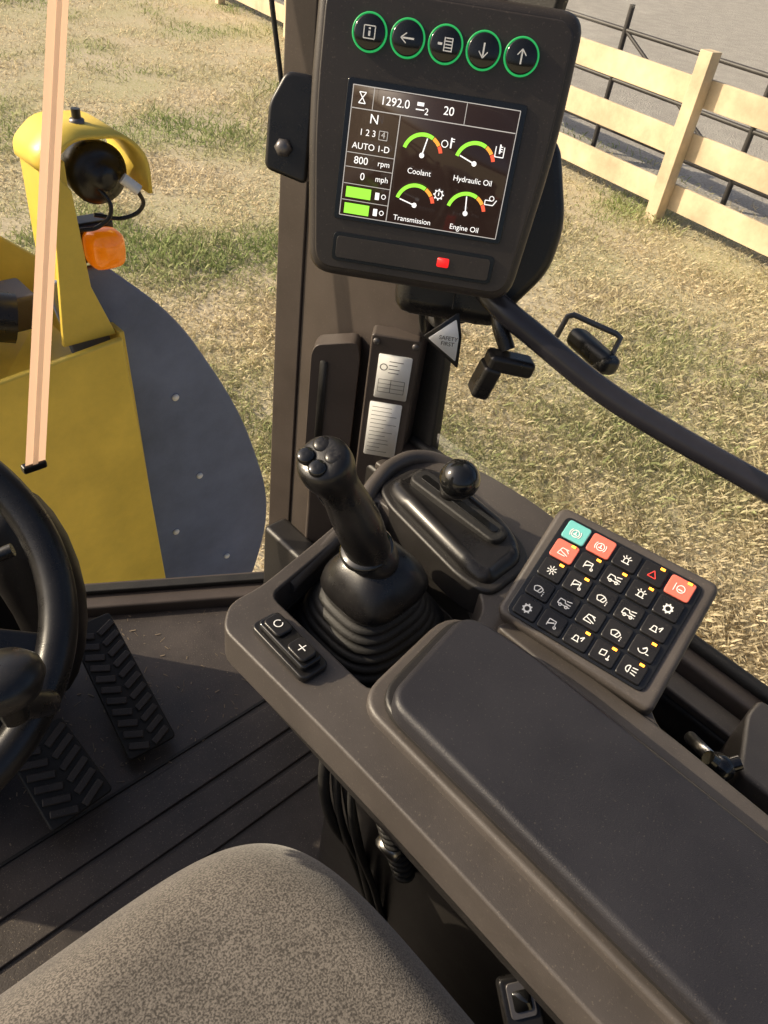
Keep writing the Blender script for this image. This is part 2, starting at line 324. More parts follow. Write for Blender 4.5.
# pillar
cp=root('cab_pillar',(.74,.76,2))
prism('post',[(.70,.885),(.79,.85),(.81,.66),(.745,.64),(.722,.70)],1.2,2.9,steelp,cp,bev=.008)
prism('front_flange',[(.685,.90),(.70,.905),(.712,.86),(.70,.855)],1.38,2.9,steelp,cp,bev=.003)
mxs=M(((0,0,1,0),(1,0,0,0),(0,1,0,0),(0,0,0,1)))  # local xy -> world yz ; local z -> x
prism('rear_gasket',[(.60,1.86),(.665,1.86),(.665,2.9),(.50,2.9),(.555,2.5),(.615,2.12)],.765,.785,rubber,cp,mx=mxs,bev=.004)
yr=math.radians(-48.5)
bx=M.Translation((.682,.745,1.955))@M.Rotation(yr,4,'Z')
prism('mount_bracket',rnd([(-.036,-.11),(.036,-.13),(.036,.075),(.030,.10),(-.030,.085),(-.036,.07)],[.004,.004,.012,.02,.02,.012],4),-.02,.012,steelp,cp,mx=bx@M.Rotation(math.radians(90),4,'X'),bev=.005)
prism('mount_slot',rect(-.022,-.10,-.010,.062,.005),.0122,.0135,rubber,cp,mx=bx@M.Rotation(math.radians(90),4,'X'),bev=0)
box('mount_leg',(.69,.755,1.68),(.05,.03,.33),steelp,cp,bev=.006,rot=(0,0,yr))
fm=frame((.712,.657,1.985),(.662,-.749,0),(0,0,1))
prism('label_plate',rect(-.036,-.21,.034,.10,.006),-.03,-.0005,steelp,cp,mx=fm,bev=.003)
prism('label_upper',rect(-.022,.0,.026,.072,.003),0,.0012,labelm,cp,mx=fm,bev=0)
prism('label_lower',rect(-.026,-.105,.022,-.008,.003),0,.0012,labelm,cp,mx=fm,bev=0)
fl_=Flat()
for j in range(4): fl_.line(-.006,.062-j*.006,-.006+random.uniform(.012,.024),.062-j*.006,.0012,.0018)
fl_.arc(-.013,.052,.005,.0014,0,360,.0018)
for j in range(4): fl_.line(-.018,.032-j*.007,.020,.032-j*.007,.0007,.0018)
for x in(-.018,.0,.02): fl_.line(x,.011,x,.032,.0007,.0019)
for j in range(12): fl_.line(-.022,-.016-j*.0073,-.022+random.uniform(.018,.04),-.016-j*.0073,.0008,.0018)
fl_.make('label_print',inkm,cp,mx=fm)
for i,(x,z) in enumerate([(-.028,.09),(.027,.09),(-.028,-.19)]): lathe('screw_%d'%i,[(.005,0),(.0045,.002),(.001,.003)],greym,cp,mx=fm@M.Translation((x,z,0)),n=16)
# glass pane
gl=bpy.data.materials.new('cab_glass');gl.use_nodes=True;N=gl.node_tree.nodes;L=gl.node_tree.links;N.remove(N['Principled BSDF'])
t=N.new('ShaderNodeBsdfTransparent');t.inputs[0].default_value=(.97,.98,.96,1);g=N.new('ShaderNodeBsdfGlossy');g.inputs['Roughness'].default_value=.02
fz=N.new('ShaderNodeFresnel');fz.inputs[0].default_value=1.3;ms=N.new('ShaderNodeMixShader');L.new(fz.outputs[0],ms.inputs[0]);L.new(t.outputs[0],ms.inputs[1]);L.new(g.outputs[0],ms.inputs[2]);L.new(ms.outputs[0],N['Material Output'].inputs[0])
pyd('side_window',[(.772,-.9,1.9),(.772,.62,1.9),(.772,.62,2.9),(.772,-.9,2.9)],[(0,1,2,3)],gl,None,smooth=False)
# leaning strip on the windshield: bright sun reflection put into pale translucent colours
wp=root('windshield_streak',(.4,1.12,2))
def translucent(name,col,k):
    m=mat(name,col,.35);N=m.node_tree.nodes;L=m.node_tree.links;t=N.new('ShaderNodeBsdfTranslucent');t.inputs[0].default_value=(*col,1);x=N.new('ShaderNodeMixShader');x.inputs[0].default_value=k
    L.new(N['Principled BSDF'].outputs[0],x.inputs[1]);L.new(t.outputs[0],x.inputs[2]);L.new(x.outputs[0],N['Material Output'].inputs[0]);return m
wpm=translucent('streak_peach',(.85,.58,.42),.55);wpw=translucent('streak_white',(.92,.88,.80),.6)  # peach edge and white centre paint the glare of the streak
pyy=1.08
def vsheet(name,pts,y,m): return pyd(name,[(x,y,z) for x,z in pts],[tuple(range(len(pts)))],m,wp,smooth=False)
vsheet('arm',[(.318,1.745),(.352,1.745),(.538,2.62),(.514,2.62)],pyy,wpm)  # wide peach band of the painted streak
vsheet('streak_core',[(.329,1.745),(.338,1.745),(.529,2.62),(.523,2.62)],pyy-.004,wpw)
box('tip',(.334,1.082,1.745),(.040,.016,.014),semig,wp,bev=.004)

# ------------------------------------------------------------ console
cn=root('control_console',(.45,.2,2))
outer=rnd([(.256,.400),(.278,.424),(.315,.424),(.415,.446),(.511,.472),(.566,.494),(.612,.490),(.645,.43),(.655,.33),(.625,.14),(.50,.09),(.478,-.40),(.266,-.40),(.264,.2)],[.012,.015,.02,.05,.05,.04,.04,.05,.05,.03,.03,.01,.01,.1],5)
cut=prism('cut',rnd([(.317,.408),(.415,.430),(.500,.458),(.500,.30),(.47,.262),(.320,.262)],[.012,.03,.01,.03,.02,.015],4),1.960,2.2,None,None,bev=0)
def hollow(body):
    bo=body.modifiers.new('well','BOOLEAN');bo.object=cut;bo.solver='EXACT';body.modifiers.move(1,0)
    dg=bpy.context.evaluated_depsgraph_get();dg.update();nm=bpy.data.meshes.new_from_object(body.evaluated_get(dg));body.modifiers.clear();body.data=nm
hollow(prism('top_deck',outer,1.992,2.035,plastic,cn,bev=.013,seg=4))
hollow(prism('under_shell',rnd([(.285,.408),(.42,.437),(.52,.465),(.60,.47),(.63,.42),(.60,.15),(.48,.06),(.46,-.40),(.290,-.40)],[.02,.03,.03,.03,.03,.03,.03,.01,.01],4),1.93,1.991,plasticD,cn,bev=.006))
bpy.data.objects.remove(cut)
prism('pedestal',rnd([(.34,.33),(.60,.40),(.58,.06),(.46,-.4),(.34,-.4)],.03),1.4,1.929,plasticD,cn,bev=.01)
tube('rim',[(.345,.418,2.022),(.405,.434,2.026),(.455,.450,2.028),(.485,.463,2.032),(.515,.476,2.038),(.56,.488,2.040),(.60,.482,2.036),(.626,.458,2.028),(.640,.43,2.020)],.0095,plastic,cn)
rs=root('rocker_switch',(.289,.345,2.04))
prism('bezel',rect(.275,.305,.306,.384,.008),2.0355,2.043,semig,rs,bev=.002)
prism('rocker',rect(.279,.311,.302,.378,.005),2.0435,2.05,gloss,rs,bev=.002)
prism('rocker_upper',rect(.281,.350,.300,.374,.006),2.0502,2.054,semig,rs,bev=.002)
prism('rocker_lower',rect(.281,.315,.300,.339,.006),2.0502,2.054,semig,rs,bev=.002)
q=Flat();q.arc(.2905,.362,.004,.001,20,340,2.0546);q.line(.286,.327,.295,.327,.001,2.0546);q.line(.2905,.3225,.2905,.3315,.001,2.0548);q.make('rocker_marks',labelm,rs)
# lever housing
lh=root('hydraulic_lever',(.53,.37,2.06))
prism('housing',rnd([(.507,.435),(.520,.463),(.575,.462),(.588,.435),(.578,.32),(.560,.287),(.497,.283),(.490,.31)],.024,6),2.0,2.058,semig,lh,bev=.016,seg=6,top=lambda x,y:2.050+.010*math.sin(max(0,min(1,(y-.28)/.19))*math.pi))
prism('lip',rnd([(.500,.44),(.515,.472),(.580,.470),(.596,.435),(.586,.315),(.565,.279),(.491,.274),(.483,.31)],.024,6),2.0,2.041,plasticD,lh,bev=.004)
prism('gate',rect(.533,.312,.562,.445,.012),2.05,2.0615,rubber,lh,bev=.003)
prism('slot',rect(.543,.322,.553,.435,.005),2.0611,2.0628,gloss,lh,bev=.0004)
tube('stem',[(.552,.394,2.06),(.543,.387,2.08),(.528,.376,2.105)],.006,gloss,lh)
lathe('collar',[(.013,0),(.013,.006),(.009,.014),(.006,.018)],semig,lh,mx=M.Translation((.552,.3945,2.061)))
bm=bmesh.new();bmesh.ops.create_uvsphere(bm,u_segments=48,v_segments=32,radius=.0215);me=bpy.data.meshes.new('ball');bm.to_mesh(me);bm.free();add('ball_knob',me,gloss,lh,mx=M.Translation((.520,.365,2.117)))
# boot + joystick
js=root('joystick',(.40,.37,2.05))
prof=[(.073,0)]
for i in range(7):
    r0=.071-.0048*i;z=.004+i*.0085
    prof+= [(r0,z),(r0+.001,z+.003),(r0-.003,z+.005),(r0-.0075,z+.007)]
prof+=[(.036,.066),(.034,.07)]
lathe('bellows',prof,rubber,js,mx=M.Translation((.413,.362,1.972))@M.Rotation(math.radians(-6),4,'Y'),sq=3)
lathe('boot_cap',[(.046,0),(.048,.006),(.045,.016),(.036,.030),(.027,.040),(.015,.045)],semig,js,mx=M.Translation((.410,.360,2.034))@M.Rotation(math.radians(-10),4,'Y'),sq=3.2)
S=[((.408,.360,2.055),.019,.023),((.404,.361,2.070),.023,.029),((.401,.362,2.080),.026,.031),((.397,.364,2.087),.0215,.025),((.392,.366,2.099),.021,.026),((.387,.369,2.117),.0225,.028),((.379,.374,2.138),.022,.025),((.371,.379,2.158),.0190,.020),((.364,.382,2.172),.0185,.0195),((.359,.385,2.181),.0235,.0245),((.354,.387,2.193),.0255,.0265),((.349,.387,2.203),.024,.025),((.346,.387,2.207),.018,.019)]
loft('grip',S,semig,js)
lathe('collar_ring',[(.024,-.002),(.0265,0),(.0265,.004),(.024,.006)],gloss,js,mx=frame((.3965,.3643,2.086),(.9,0,.35),(0,1,-.05)),n=40)
hd=frame((.3455,.387,2.2073),(.93,-.1,.35),(0,1,.1))
for i,(x,y,r) in enumerate([(-.0085,.0085,.0066),(.0085,.0085,.0066),(-.0085,-.0085,.0066),(.0085,-.0085,.0066)]):
    lathe('button_%d'%i,[(r+.0012,-.004),(r+.0012,.0003),(r,.0008),(r*.85,.0018),(.001,.0014)],semig if i%2 else gloss,js,mx=hd@M.Translation((x,y,0)),n=24)
loft('trigger',[((.388,.404,2.11),.006,.006),((.377,.413,2.135),.008,.008),((.367,.411,2.155),.007,.007),((.361,.405,2.172),.004,.004)],gloss,js)

# armrest
ar=root('armrest',(.38,0,2.07))
prism('base_tray',rnd([(.299,.262),(.445,.285),(.458,.20),(.470,-.45),(.301,-.45)],[.03,.04,.03,0,0],6),2.030,2.045,plastic,ar,bev=.005)
prism('cushion_lower',rnd([(.305,.248),(.438,.272),(.450,.20),(.464,-.45),(.306,-.45)],[.03,.035,.03,0,0],6),2.046,2.058,plasticD,ar,bev=.004)
prism('cushion',rnd([(.300,.232),(.424,.258),(.436,.20),(.456,-.45),(.302,-.45)],[.022,.026,.03,0,0],8),2.056,2.080,arm_m,ar,bev=.007,seg=5)
prism('side_tray',rnd([(.462,.245),(.485,.235),(.495,.06),(.49,-.45),(.475,-.45)],[.01,.02,.02,0,0],5),2.0,2.044,plastic,ar,bev=.005)

# keypad
kp=root('button_keypad',(.53,.18,2.1))
o=V((.531,.182,2.091));ru=V((.026,-.136,-.0));vu=V((.10,.022,.060))
kf=frame(o,ru,vu)
prism('housing',rnd([(-.080,-.062),(.086,-.070),(.083,.069),(-.083,.067)],[.010,.010,.010,.013],5),-.035,-.003,plastic,kp,mx=kf,bev=.006,seg=4)
prism('panel',rect(-.071,-.058,.071,.058,.008),-.004,0,gloss,kp,mx=kf,bev=.001)
kw=.0268;kh=.0224
q=Flat();led=Flat();haz=Flat()
colr={(0,0):tealk,(0,1):redk,(1,0):redk,(0,4):redk}
icons=[[7,7,8,9,10],[3,11,1,8,0],[4,11,12,1,5],[12,1,3,12,13],[0,11,5,14,2]]
def car(x,y,s,z): 
    q.line(x-s,y-.5*s,x+s,y-.5*s,w_,z);q.line(x-s,y-.5*s,x-.9*s,y+.3*s,w_,z+.0001);q.line(x-.9*s,y+.3*s,x-.1*s,y+.3*s,w_,z+.0002);q.line(x-.1*s,y+.3*s,x+.1*s,y-.1*s,w_,z+.0003);q.line(x+.1*s,y-.1*s,x+s,y-.1*s,w_,z+.0004);q.arc(x-.5*s,y-.6*s,.22*s,w_,0,360,z+.0005,8);q.arc(x+.5*s,y-.6*s,.22*s,w_,0,360,z+.0005,8)
for i in range(5):
    for j in range(5):
        x=(j-2)*kw;y=(2-i)*kh;m=colr.get((i,j),semig)
        prism('key_%d_%d'%(i,j),rect(x-.0120,y-.0099,x+.0120,y+.0099,.003,3),.0002,.0035,m,kp,mx=kf,bev=.0012,seg=2)
        z=.0040;c=icons[i][j];w_=.0009;yy=y-.001
        if c==0: q.arc(x,yy,.0032,.0016,0,360,z);[q.line(x+.003*math.cos(t),yy+.003*math.sin(t),x+.005*math.cos(t),yy+.005*math.sin(t),.0013,z+.0001) for t in np.arange(0,6.28,.785)]
        if c==1: car(x,yy+.001,.0062,z);q.line(x+.001,yy+.003,x+.006,yy+.004,w_,z)
        if c==2: q.arc(x-.002,yy,.0032,w_,90,270,z);q.line(x-.002,yy-.0032,x-.002,yy+.0032,w_,z+.0001);[q.line(x,yy+s,x+.005,yy+s*1.3,w_,z+.0001) for s in(-.0025,0,.0025)]
        if c==3: q.line(x-.005,yy-.004,x-.003,yy+.003,w_,z);q.line(x-.003,yy+.003,x+.004,yy+.003,w_,z+.0001);q.line(x-.004,yy+.0,x+.005,yy-.003,w_,z+.0002);q.line(x-.005,yy-.004,x+.003,yy-.004,w_,z+.0003);q.line(x+.001,yy+.003,x+.005,yy,w_,z)
        if c==4: [q.line(x+.0024*math.cos(t),yy+.0024*math.sin(t),x+.0048*math.cos(t),yy+.0048*math.sin(t),w_,z) for t in np.arange(0,6.28,.785)];q.arc(x,yy,.0015,w_,0,360,z,8)
        if c==5: q.line(x-.005,yy-.003,x+.002,yy-.003,w_,z);q.line(x-.004,yy-.003,x-.003,yy+.002,w_,z);q.line(x-.003,yy+.002,x+.0,yy+.002,w_,z);q.line(x,yy+.002,x+.001,yy-.003,w_,z);q.line(x+.002,yy+.001,x+.005,yy+.004,w_,z);q.line(x+.005,yy+.004,x+.004,yy-.001,w_,z)
        if c==7: q.arc(x,yy-.0005,.0038,w_,0,360,z);q.line(x-.002,yy-.0015,x+.002,yy-.0015,.0012,z);q.line(x,yy-.001,x,yy+.002,.0012,z);q.arc(x,yy-.0005,.0055,w_,140,220,z,6);q.arc(x,yy-.0005,.0055,w_,-40,40,z,6)
        if c==8: q.line(x-.004,yy-.003,x+.004,yy-.003,w_,z);q.arc(x,yy,.0022,w_,0,180,z,8);[q.line(x+.003*math.cos(t),yy+.003*math.sin(t),x+.0052*math.cos(t),yy+.0052*math.sin(t),w_,z) for t in(.5,1.1,2.0,2.6)];q.line(x-.0022,yy,x-.0022,yy-.003,w_,z);q.line(x+.0022,yy,x+.0022,yy-.003,w_,z)
        if c==9: haz.line(x-.004,yy-.003,x+.004,yy-.003,w_,z);haz.line(x-.004,yy-.003,x,yy+.004,w_,z+.0001);haz.line(x,yy+.004,x+.004,yy-.003,w_,z+.0002)
        if c==10: q.arc(x+.001,yy,.0036,w_,0,360,z);q.line(x-.005,yy-.004,x-.005,yy+.004,w_,z);q.line(x-.001,yy-.001,x+.003,yy-.001,.0012,z)
        if c==11: q.line(x-.004,yy-.004,x-.004,yy+.003,w_,z);q.line(x-.004,yy+.003,x+.003,yy+.003,w_,z);q.line(x+.003,yy+.003,x+.003,yy-.001,w_,z);q.line(x-.004,yy-.002,x+.002,yy+.001,.0012,z);q.arc(x+.004,yy-.003,.0012,w_,0,360,z,8)
        if c==12: q.arc(x-.001,yy-.003,.0058,w_,35,145,z,8);q.line(x-.0055,yy+.0005,x-.004,yy-.003,w_,z);q.line(x+.0035,yy+.0005,x+.002,yy-.003,w_,z);q.line(x-.004,yy-.003,x+.002,yy-.003,w_,z);q.line(x-.001,yy-.003,x+.001,yy+.002,w_,z);[q.line(x+.0045,yy-.001-s*.0018,x+.0055,yy-.001-s*.0018,.001,z) for s in range(3)]
        if c==13: q.arc(x-.001,yy,.004,w_,200,400,z,10);q.line(x-.001,yy,x+.002,yy+.003,.0013,z);q.line(x+.003,yy-.003,x+.006,yy-.003,w_,z)
        if c==14: q.line(x-.004,yy+.003,x+.001,yy+.004,w_,z);q.line(x-.004,yy+.003,x-.004,yy-.002,w_,z);q.line(x+.001,yy+.004,x+.001,yy-.001,w_,z);q.line(x-.004,yy-.002,x+.001,yy-.001,w_,z);q.line(x+.003,yy-.003,x+.006,yy-.003,.0014,z);q.line(x+.0045,yy-.004,x+.0045,yy+.001,w_,z)
        if (i*3+j*5)%7 in(1,4,6) or (i,j) in((0,3),(1,0),(2,0)): led.line(x+.0035,y+.0078,x+.0078,y+.0078,.0022,.0045)
q.make('icons',white,kp,mx=kf);led.make('indicator_leds',ledA,kp,mx=kf);haz.make('hazard_icon',redp,kp,mx=kf)

# ------------------------------------------------------------ monitor
mn=root('display_monitor',(.585,.52,2.37))
s14=math.sin(math.radians(14));c14=math.cos(math.radians(14))
mo=V((0.5800,.5300,2.3705))
mf=frame(mo,(.6626,-.749,0),(.749*s14,.6626*s14,c14))
prism('housing',rnd([(-.120,.141),(.120,.141),(.120,.03),(.105,-.118),(-.105,-.118),(-.120,.03)],[.022,.022,.05,.024,.024,.05],6),-.045,.0,housem,mn,mx=mf,bev=.010,seg=5)
prism('face_plate',rnd([(-.112,.132),(.112,.132),(.112,.03),(.098,-.110),(-.098,-.110),(-.112,.03)],[.018,.018,.05,.018,.018,.05],6),-.001,.003,housem,mn,mx=mf,bev=.002)
sw,sh=.158,.115;sx0,sy1=-.079,.057
prism('bezel',rect(-.084,-.062,.084,.062,.004),.0031,.0045,gloss,mn,mx=mf,bev=.0005)
prism('screen',rect(-.079,-.058,.079,.057,.001),.0046,.0052,scr_bg,mn,mx=mf,bev=0)
prism('card_slot',rect(-.082,-.102,.082,-.074,.006),.0031,.0046,gloss,mn,mx=mf,bev=.0005)
prism('card_cover',rect(-.078,-.0985,.078,-.0775,.004),.0047,.0056,housem,mn,mx=mf,bev=.0004)
prism('status_led',rect(.025,-.092,.037,-.083,.002),.0057,.0064,ledR,mn,mx=mf,bev=0)
ky=.099
for i in range(5):
    x=(i-2)*.0346;y=ky
    lathe('ring_%d'%i,[(.0160,.003),(.0160,.0058),(.0151,.0064),(.0145,.0056)],ring_g,mn,mx=mf@M.Translation((x,y,0)),n=40)
    lathe('key_%d'%i,[(.0143,.0045),(.0143,.0064),(.0130,.0072),(.001,.0074)],gloss,mn,mx=mf@M.Translation((x,y,0)),n=40)
q=Flat();z=.0079;y=ky;w_=.0009;D=.0346
x=-2*D;q.line(x-.005,y-.005,x-.005,y+.005,w_,z);q.line(x+.005,y-.005,x+.005,y+.005,w_,z);q.line(x-.005,y+.005,x+.005,y+.005,w_,z+.0001);q.line(x-.005,y-.005,x+.005,y-.005,w_,z+.0001);q.line(x,y-.003,x,y+.001,.0018,z);q.line(x,y+.0022,x,y+.0036,.0018,z)
x=-D;q.line(x-.006,y,x+.006,y,w_*1.6,z);q.line(x-.006,y,x-.001,y+.004,w_,z+.0001);q.line(x-.006,y,x-.001,y-.004,w_,z+.0002)
x=0;[q.line(x-.001,y+s,x+.006,y+s,w_,z) for s in(-.005,-.0025,0,.0025,.005)];q.line(x-.001,y-.0055,x-.001,y+.0055,w_,z+.0001);q.line(x+.006,y-.0055,x+.006,y+.0055,w_,z+.0001);q.line(x-.007,y,x-.003,y,.002,z)
x=D;q.line(x,y+.006,x,y-.006,w_*1.6,z);q.line(x,y-.006,x+.004,y-.001,w_,z+.0001);q.line(x,y-.006,x-.004,y-.001,w_,z+.0002)
x=2*D;q.line(x,y+.006,x,y-.006,w_*1.6,z);q.line(x,y+.006,x+.004,y+.001,w_,z+.0001);q.line(x,y+.006,x-.004,y+.001,w_,z+.0002)
q.make('key_icons',labelm,mn,mx=mf)
def su(u): return sx0+u*sw
def sv(v): return sy1-v*sh
def T(b,size,u,v,m=eW,al='CENTER'): text('text_'+b.split()[0].strip('.').lower().replace('.','_'),b,size,su(u),sv(v),.0060,m,mn,mf,al)
T('1292.0',.0102,.26,.09);T('2',.008,.45,.12);T('20',.0102,.58,.09)
T('N',.0115,.15,.235);T('1 2 3',.0078,.12,.34);T('4',.0078,.215,.34,eL);T('AUTO 1-D',.0078,.15,.445);T('800',.0092,.10,.555);T('rpm',.0072,.24,.555);T('0',.0092,.12,.675);T('mph',.0072,.24,.675)
T('Coolant',.0070,.46,.57);T('Hydraulic Oil',.0070,.79,.57);T('Transmission',.0070,.46,.95);T('Engine Oil',.0070,.79,.95)
q=Flat();z=.0056
q.line(su(.01),sv(.17),su(.99),sv(.17),.0008,z);q.line(su(.30),sv(.17),su(.30),sv(.99),.0008,z+.0001)
for vv in(.50,.61,.74,.87): q.line(su(.01),sv(vv),su(.30),sv(vv),.0006,z)
q.line(su(.13),sv(.01),su(.13),sv(.17),.0006,z+.0001);q.line(su(.68),sv(.01),su(.68),sv(.17),.0006,z+.0001)
q.line(su(.19),sv(.31),su(.24),sv(.31),.0006,z);q.line(su(.19),sv(.375),su(.24),sv(.375),.0006,z);q.line(su(.19),sv(.31),su(.19),sv(.375),.0006,z);q.line(su(.24),sv(.31),su(.24),sv(.375),.0006,z)
for a_ in((.005,.005,.995,.005),(.005,.995,.995,.995),(.005,.005,.005,.995),(.995,.005,.995,.995)): q.line(su(a_[0]),sv(a_[1]),su(a_[2]),sv(a_[3]),.0007,z+.0002)
q.make('screen_lines',eL,mn,mx=mf)
ga=Flat();gy_=Flat();gr=Flat();gw=Flat()
for (u,v_,nd) in((.46,.44,78),(.78,.44,160),(.46,.83,165),(.78,.83,95)):
    cx,cy=su(u),sv(v_);ga.arc(cx,cy,.0180,.0034,62,165,z);gy_.arc(cx,cy,.0180,.0034,35,60,z);gr.arc(cx,cy,.0180,.0034,14,33,z)
    a_=math.radians(nd);gw.line(cx,cy,cx+.0155*math.cos(a_),cy+.0155*math.sin(a_),.0011,z+.0004);gw.arc(cx,cy,.0012,.0024,0,360,z+.0003,10)
    ix,iy=cx+.022,cy+.013
    if v_<.5 and u>.6:
        gw.line(ix-.004,iy-.004,ix-.004,iy+.005,.0008,z);gw.line(ix+.004,iy-.004,ix+.004,iy+.005,.0008,z);gw.line(ix-.004,iy-.004,ix+.004,iy-.004,.0008,z+.0001);gw.line(ix,iy-.001,ix,iy+.007,.0014,z);[gw.line(ix+.0,iy+.001+s*.002,ix+.0025,iy+.001+s*.002,.0007,z+.0001) for s in range(3)]
    elif v_>.5 and u<.6:
        gw.arc(ix,iy,.0036,.0008,0,360,z,12);[gw.line(ix+.0036*math.cos(t),iy+.0036*math.sin(t),ix+.0052*math.cos(t),iy+.0052*math.sin(t),.0012,z) for t in np.arange(0,6.28,.785)];gw.line(ix,iy-.001,ix,iy+.002,.001,z)
    elif v_<.5:
        gw.arc(ix-.002,iy,.0030,.0008,0,360,z,10);gw.line(ix+.004,iy-.003,ix+.004,iy+.006,.0014,z);gw.line(ix+.004,iy+.005,ix+.007,iy+.005,.0007,z);gw.line(ix+.004,iy+.003,ix+.007,iy+.003,.0007,z)
    else:
        gw.line(ix-.005,iy-.002,ix+.003,iy-.002,.0008,z);gw.line(ix+.003,iy-.002,ix+.006,iy+.003,.0008,z);gw.line(ix-.005,iy-.002,ix-.005,iy+.002,.0008,z);gw.line(ix-.005,iy+.002,ix+.001,iy+.002,.0008,z);gw.arc(ix+.001,iy+.004,.0022,.0007,0,360,z,8)
for vv in(.805,.935):
    ga.poly([(su(.03),sv(vv)-.0048),(su(.185),sv(vv)-.0048),(su(.185),sv(vv)+.0048),(su(.03),sv(vv)+.0048)],z)
    gw.line(su(.225),sv(vv)-.0035,su(.225),sv(vv)+.003,.0040,z);gw.arc(su(.265),sv(vv),.002,.0007,0,360,z,10)
gw.line(su(.045),sv(.05),su(.085),sv(.13),.0008,z);gw.line(su(.085),sv(.05),su(.045),sv(.13),.0008,z+.0001);gw.line(su(.045),sv(.05),su(.085),sv(.05),.0008,z);gw.line(su(.045),sv(.13),su(.085),sv(.13),.0008,z)
gw.line(su(.39),sv(.07),su(.43),sv(.07),.003,z);gw.line(su(.385),sv(.11),su(.435),sv(.11),.001,z)
ga.make('gauge_green',eG,mn,mx=mf);gy_.make('gauge_orange',eY,mn,mx=mf);gr.make('gauge_red',eR,mn,mx=mf);gw.make('gauge_white',eW,mn,mx=mf)
# monitor mount
mb=root('monitor_bracket',(.64,.58,2.36))
box('back_box',(0,.02,-.075),(.19,.2,.058),plasticD,mb,mx=mf,bev=.012)
prism('side_box',rnd([(-.165,-.03),(-.12,-.04),(-.12,.06),(-.150,.06),(-.165,.03)],.008),-.085,-.035,semig,mb,mx=mf,bev=.006)
lathe('bolt',[(.009,0),(.009,.004),(.005,.008),(.001,.008)],greym,mb,mx=mf@M.Translation((-.146,-.008,-.034)),n=6)
tube('arm',[mf@V((0,0,-.10)),mf@V((.03,-.02,-.18)),(.73,.68,2.33)],.03,plasticD,mb)
box('lower_shroud',(.050,-.120,-.09),(.13,.08,.07),semig,mb,mx=mf,bev=.02)
prism('side_shroud',rnd([(.08,.05),(.130,.04),(.155,-.04),(.150,-.09),(.10,-.16),(.06,-.16)],.02),-.13,-.06,semig,mb,mx=mf,bev=.012)
tube('harness_1',[(.66,.56,2.27),(.635,.53,2.21),(.665,.55,2.17),(.70,.60,2.15)],.006,rubber,mb)
tube('harness_2',[(.68,.55,2.27),(.655,.51,2.225),(.68,.53,2.18),(.72,.60,2.19)],.005,rubber,mb)
tube('harness_3',[(.65,.57,2.27),(.63,.55,2.20),(.65,.56,2.16),(.70,.62,2.17)],.004,rubber,mb)
tube('antenna_cable',[(.50,.70,2.75),(.510,.70,2.52),(.525,.69,2.40)],.0025,rubber,mb)

# grab rail
gr_=root('grab_rail',(.68,.3,2.2))
tube('tube',[(.69,.57,2.235),(.655,.495,2.246),(.650,.455,2.236),(.662,.415,2.220),(.700,.335,2.180),(.735,.262,2.155),(.790,.150,2.122),(.83,.05,2.09)],.0135,railm,gr_)
box('clamp',(.665,.520,2.240),(.045,.045,.045),semig,gr_,bev=.012)
# safety tag
st=root('safety_tag',(.62,.47,2.2))
tf=frame((.599,.478,2.200),(.66,-.75,.0),(.15,.13,.98))
prism('tag',rnd([(-.028,.000),(.006,.032),(.014,.006),(.016,-.030),(-.004,-.016)],.003),0,.0012,semig,st,mx=tf,bev=0)
prism('tag_print',rnd([(-.022,-.001),(.005,.024),(.011,.005),(.012,-.022)],.002),.0013,.0016,labelm,st,mx=tf,bev=0)
text('tag_text','SAFETY\nFIRST',.0062,.0,-.001,.002,gloss,st,tf)
tube('string',[(.617,.495,2.25),(.605,.485,2.232)],.001,rubber,st)
# latch hook
lk=root('window_latch',(.63,.42,2.19))
tube('stem',[(.665,.475,2.240),(.650,.452,2.218),(.650,.434,2.195)],.009,semig,lk)
box('pad',(.650,.427,2.182),(.055,.026,.020),semig,lk,bev=.006,rot=(0,math.radians(10),math.radians(-35)))
box('pad_tip',(.630,.441,2.161),(.022,.028,.042),semig,lk,bev=.006,rot=(0,math.radians(15),math.radians(-35)))
# mirror outside
mi=root('side_mirror',(.95,.5,2.1))
box('housing',(.950,.490,2.078),(.035,.10,.03),semig,mi,bev=.012,rot=(0,math.radians(15),math.radians(-20)))
tube('bracket',[(.925,.540,2.085),(.930,.535,2.118),(.935,.528,2.122),(.963,.470,2.112),(.966,.463,2.108),(.955,.462,2.082)],.0042,greym,mi,smooth=False)

# ------------------------------------------------------------ steering wheel & column
sw_=root('steering_wheel',(-.02,.585,2.06))
wf=frame((-.02,.585,2.06),(1,0,0),(0,.85,.53))
R_,r_=.190,.0175;v=[];f=[];n1,n2=96,16
for i in range(n1):
    a=2*math.pi*i/n1
    for j in range(n2):
        b2=2*math.pi*j/n2;rr=R_+r_*math.cos(b2);v.append((rr*math.cos(a),rr*math.sin(a),r_*math.sin(b2)))
for i in range(n1):
    for j in range(n2): f.append((i*n2+j,((i+1)%n1)*n2+j,((i+1)%n1)*n2+(j+1)%n2,i*n2+(j+1)%n2))
pyd('rim',v,f,semig,sw_,mx=wf)
lathe('hub',[(.05,-.06),(.062,-.03),(.064,-.012),(.055,-.002),(.03,.004),(.001,.006)],semig,sw_,mx=wf)
for i,a in enumerate((-38,90,210)):
    a=math.radians(a);prism('spoke_%d'%i,rnd([(.05,-.032),(.12,-.022),(.188,-.026),(.188,.026),(.12,.022),(.05,.032)],.01),-.018,-.004,semig,sw_,mx=wf@M.Rotation(a,4,'Z'),bev=.005)
lathe('spinner_knob',[(.010,-.035),(.012,-.02),(.026,-.012),(.032,0),(.031,.008),(.024,.016),(.010,.020),(.001,.0205)],semig,sw_,mx=M.Translation((.072,.418,2.085))@M.Rotation(math.radians(-20),4,'X'))
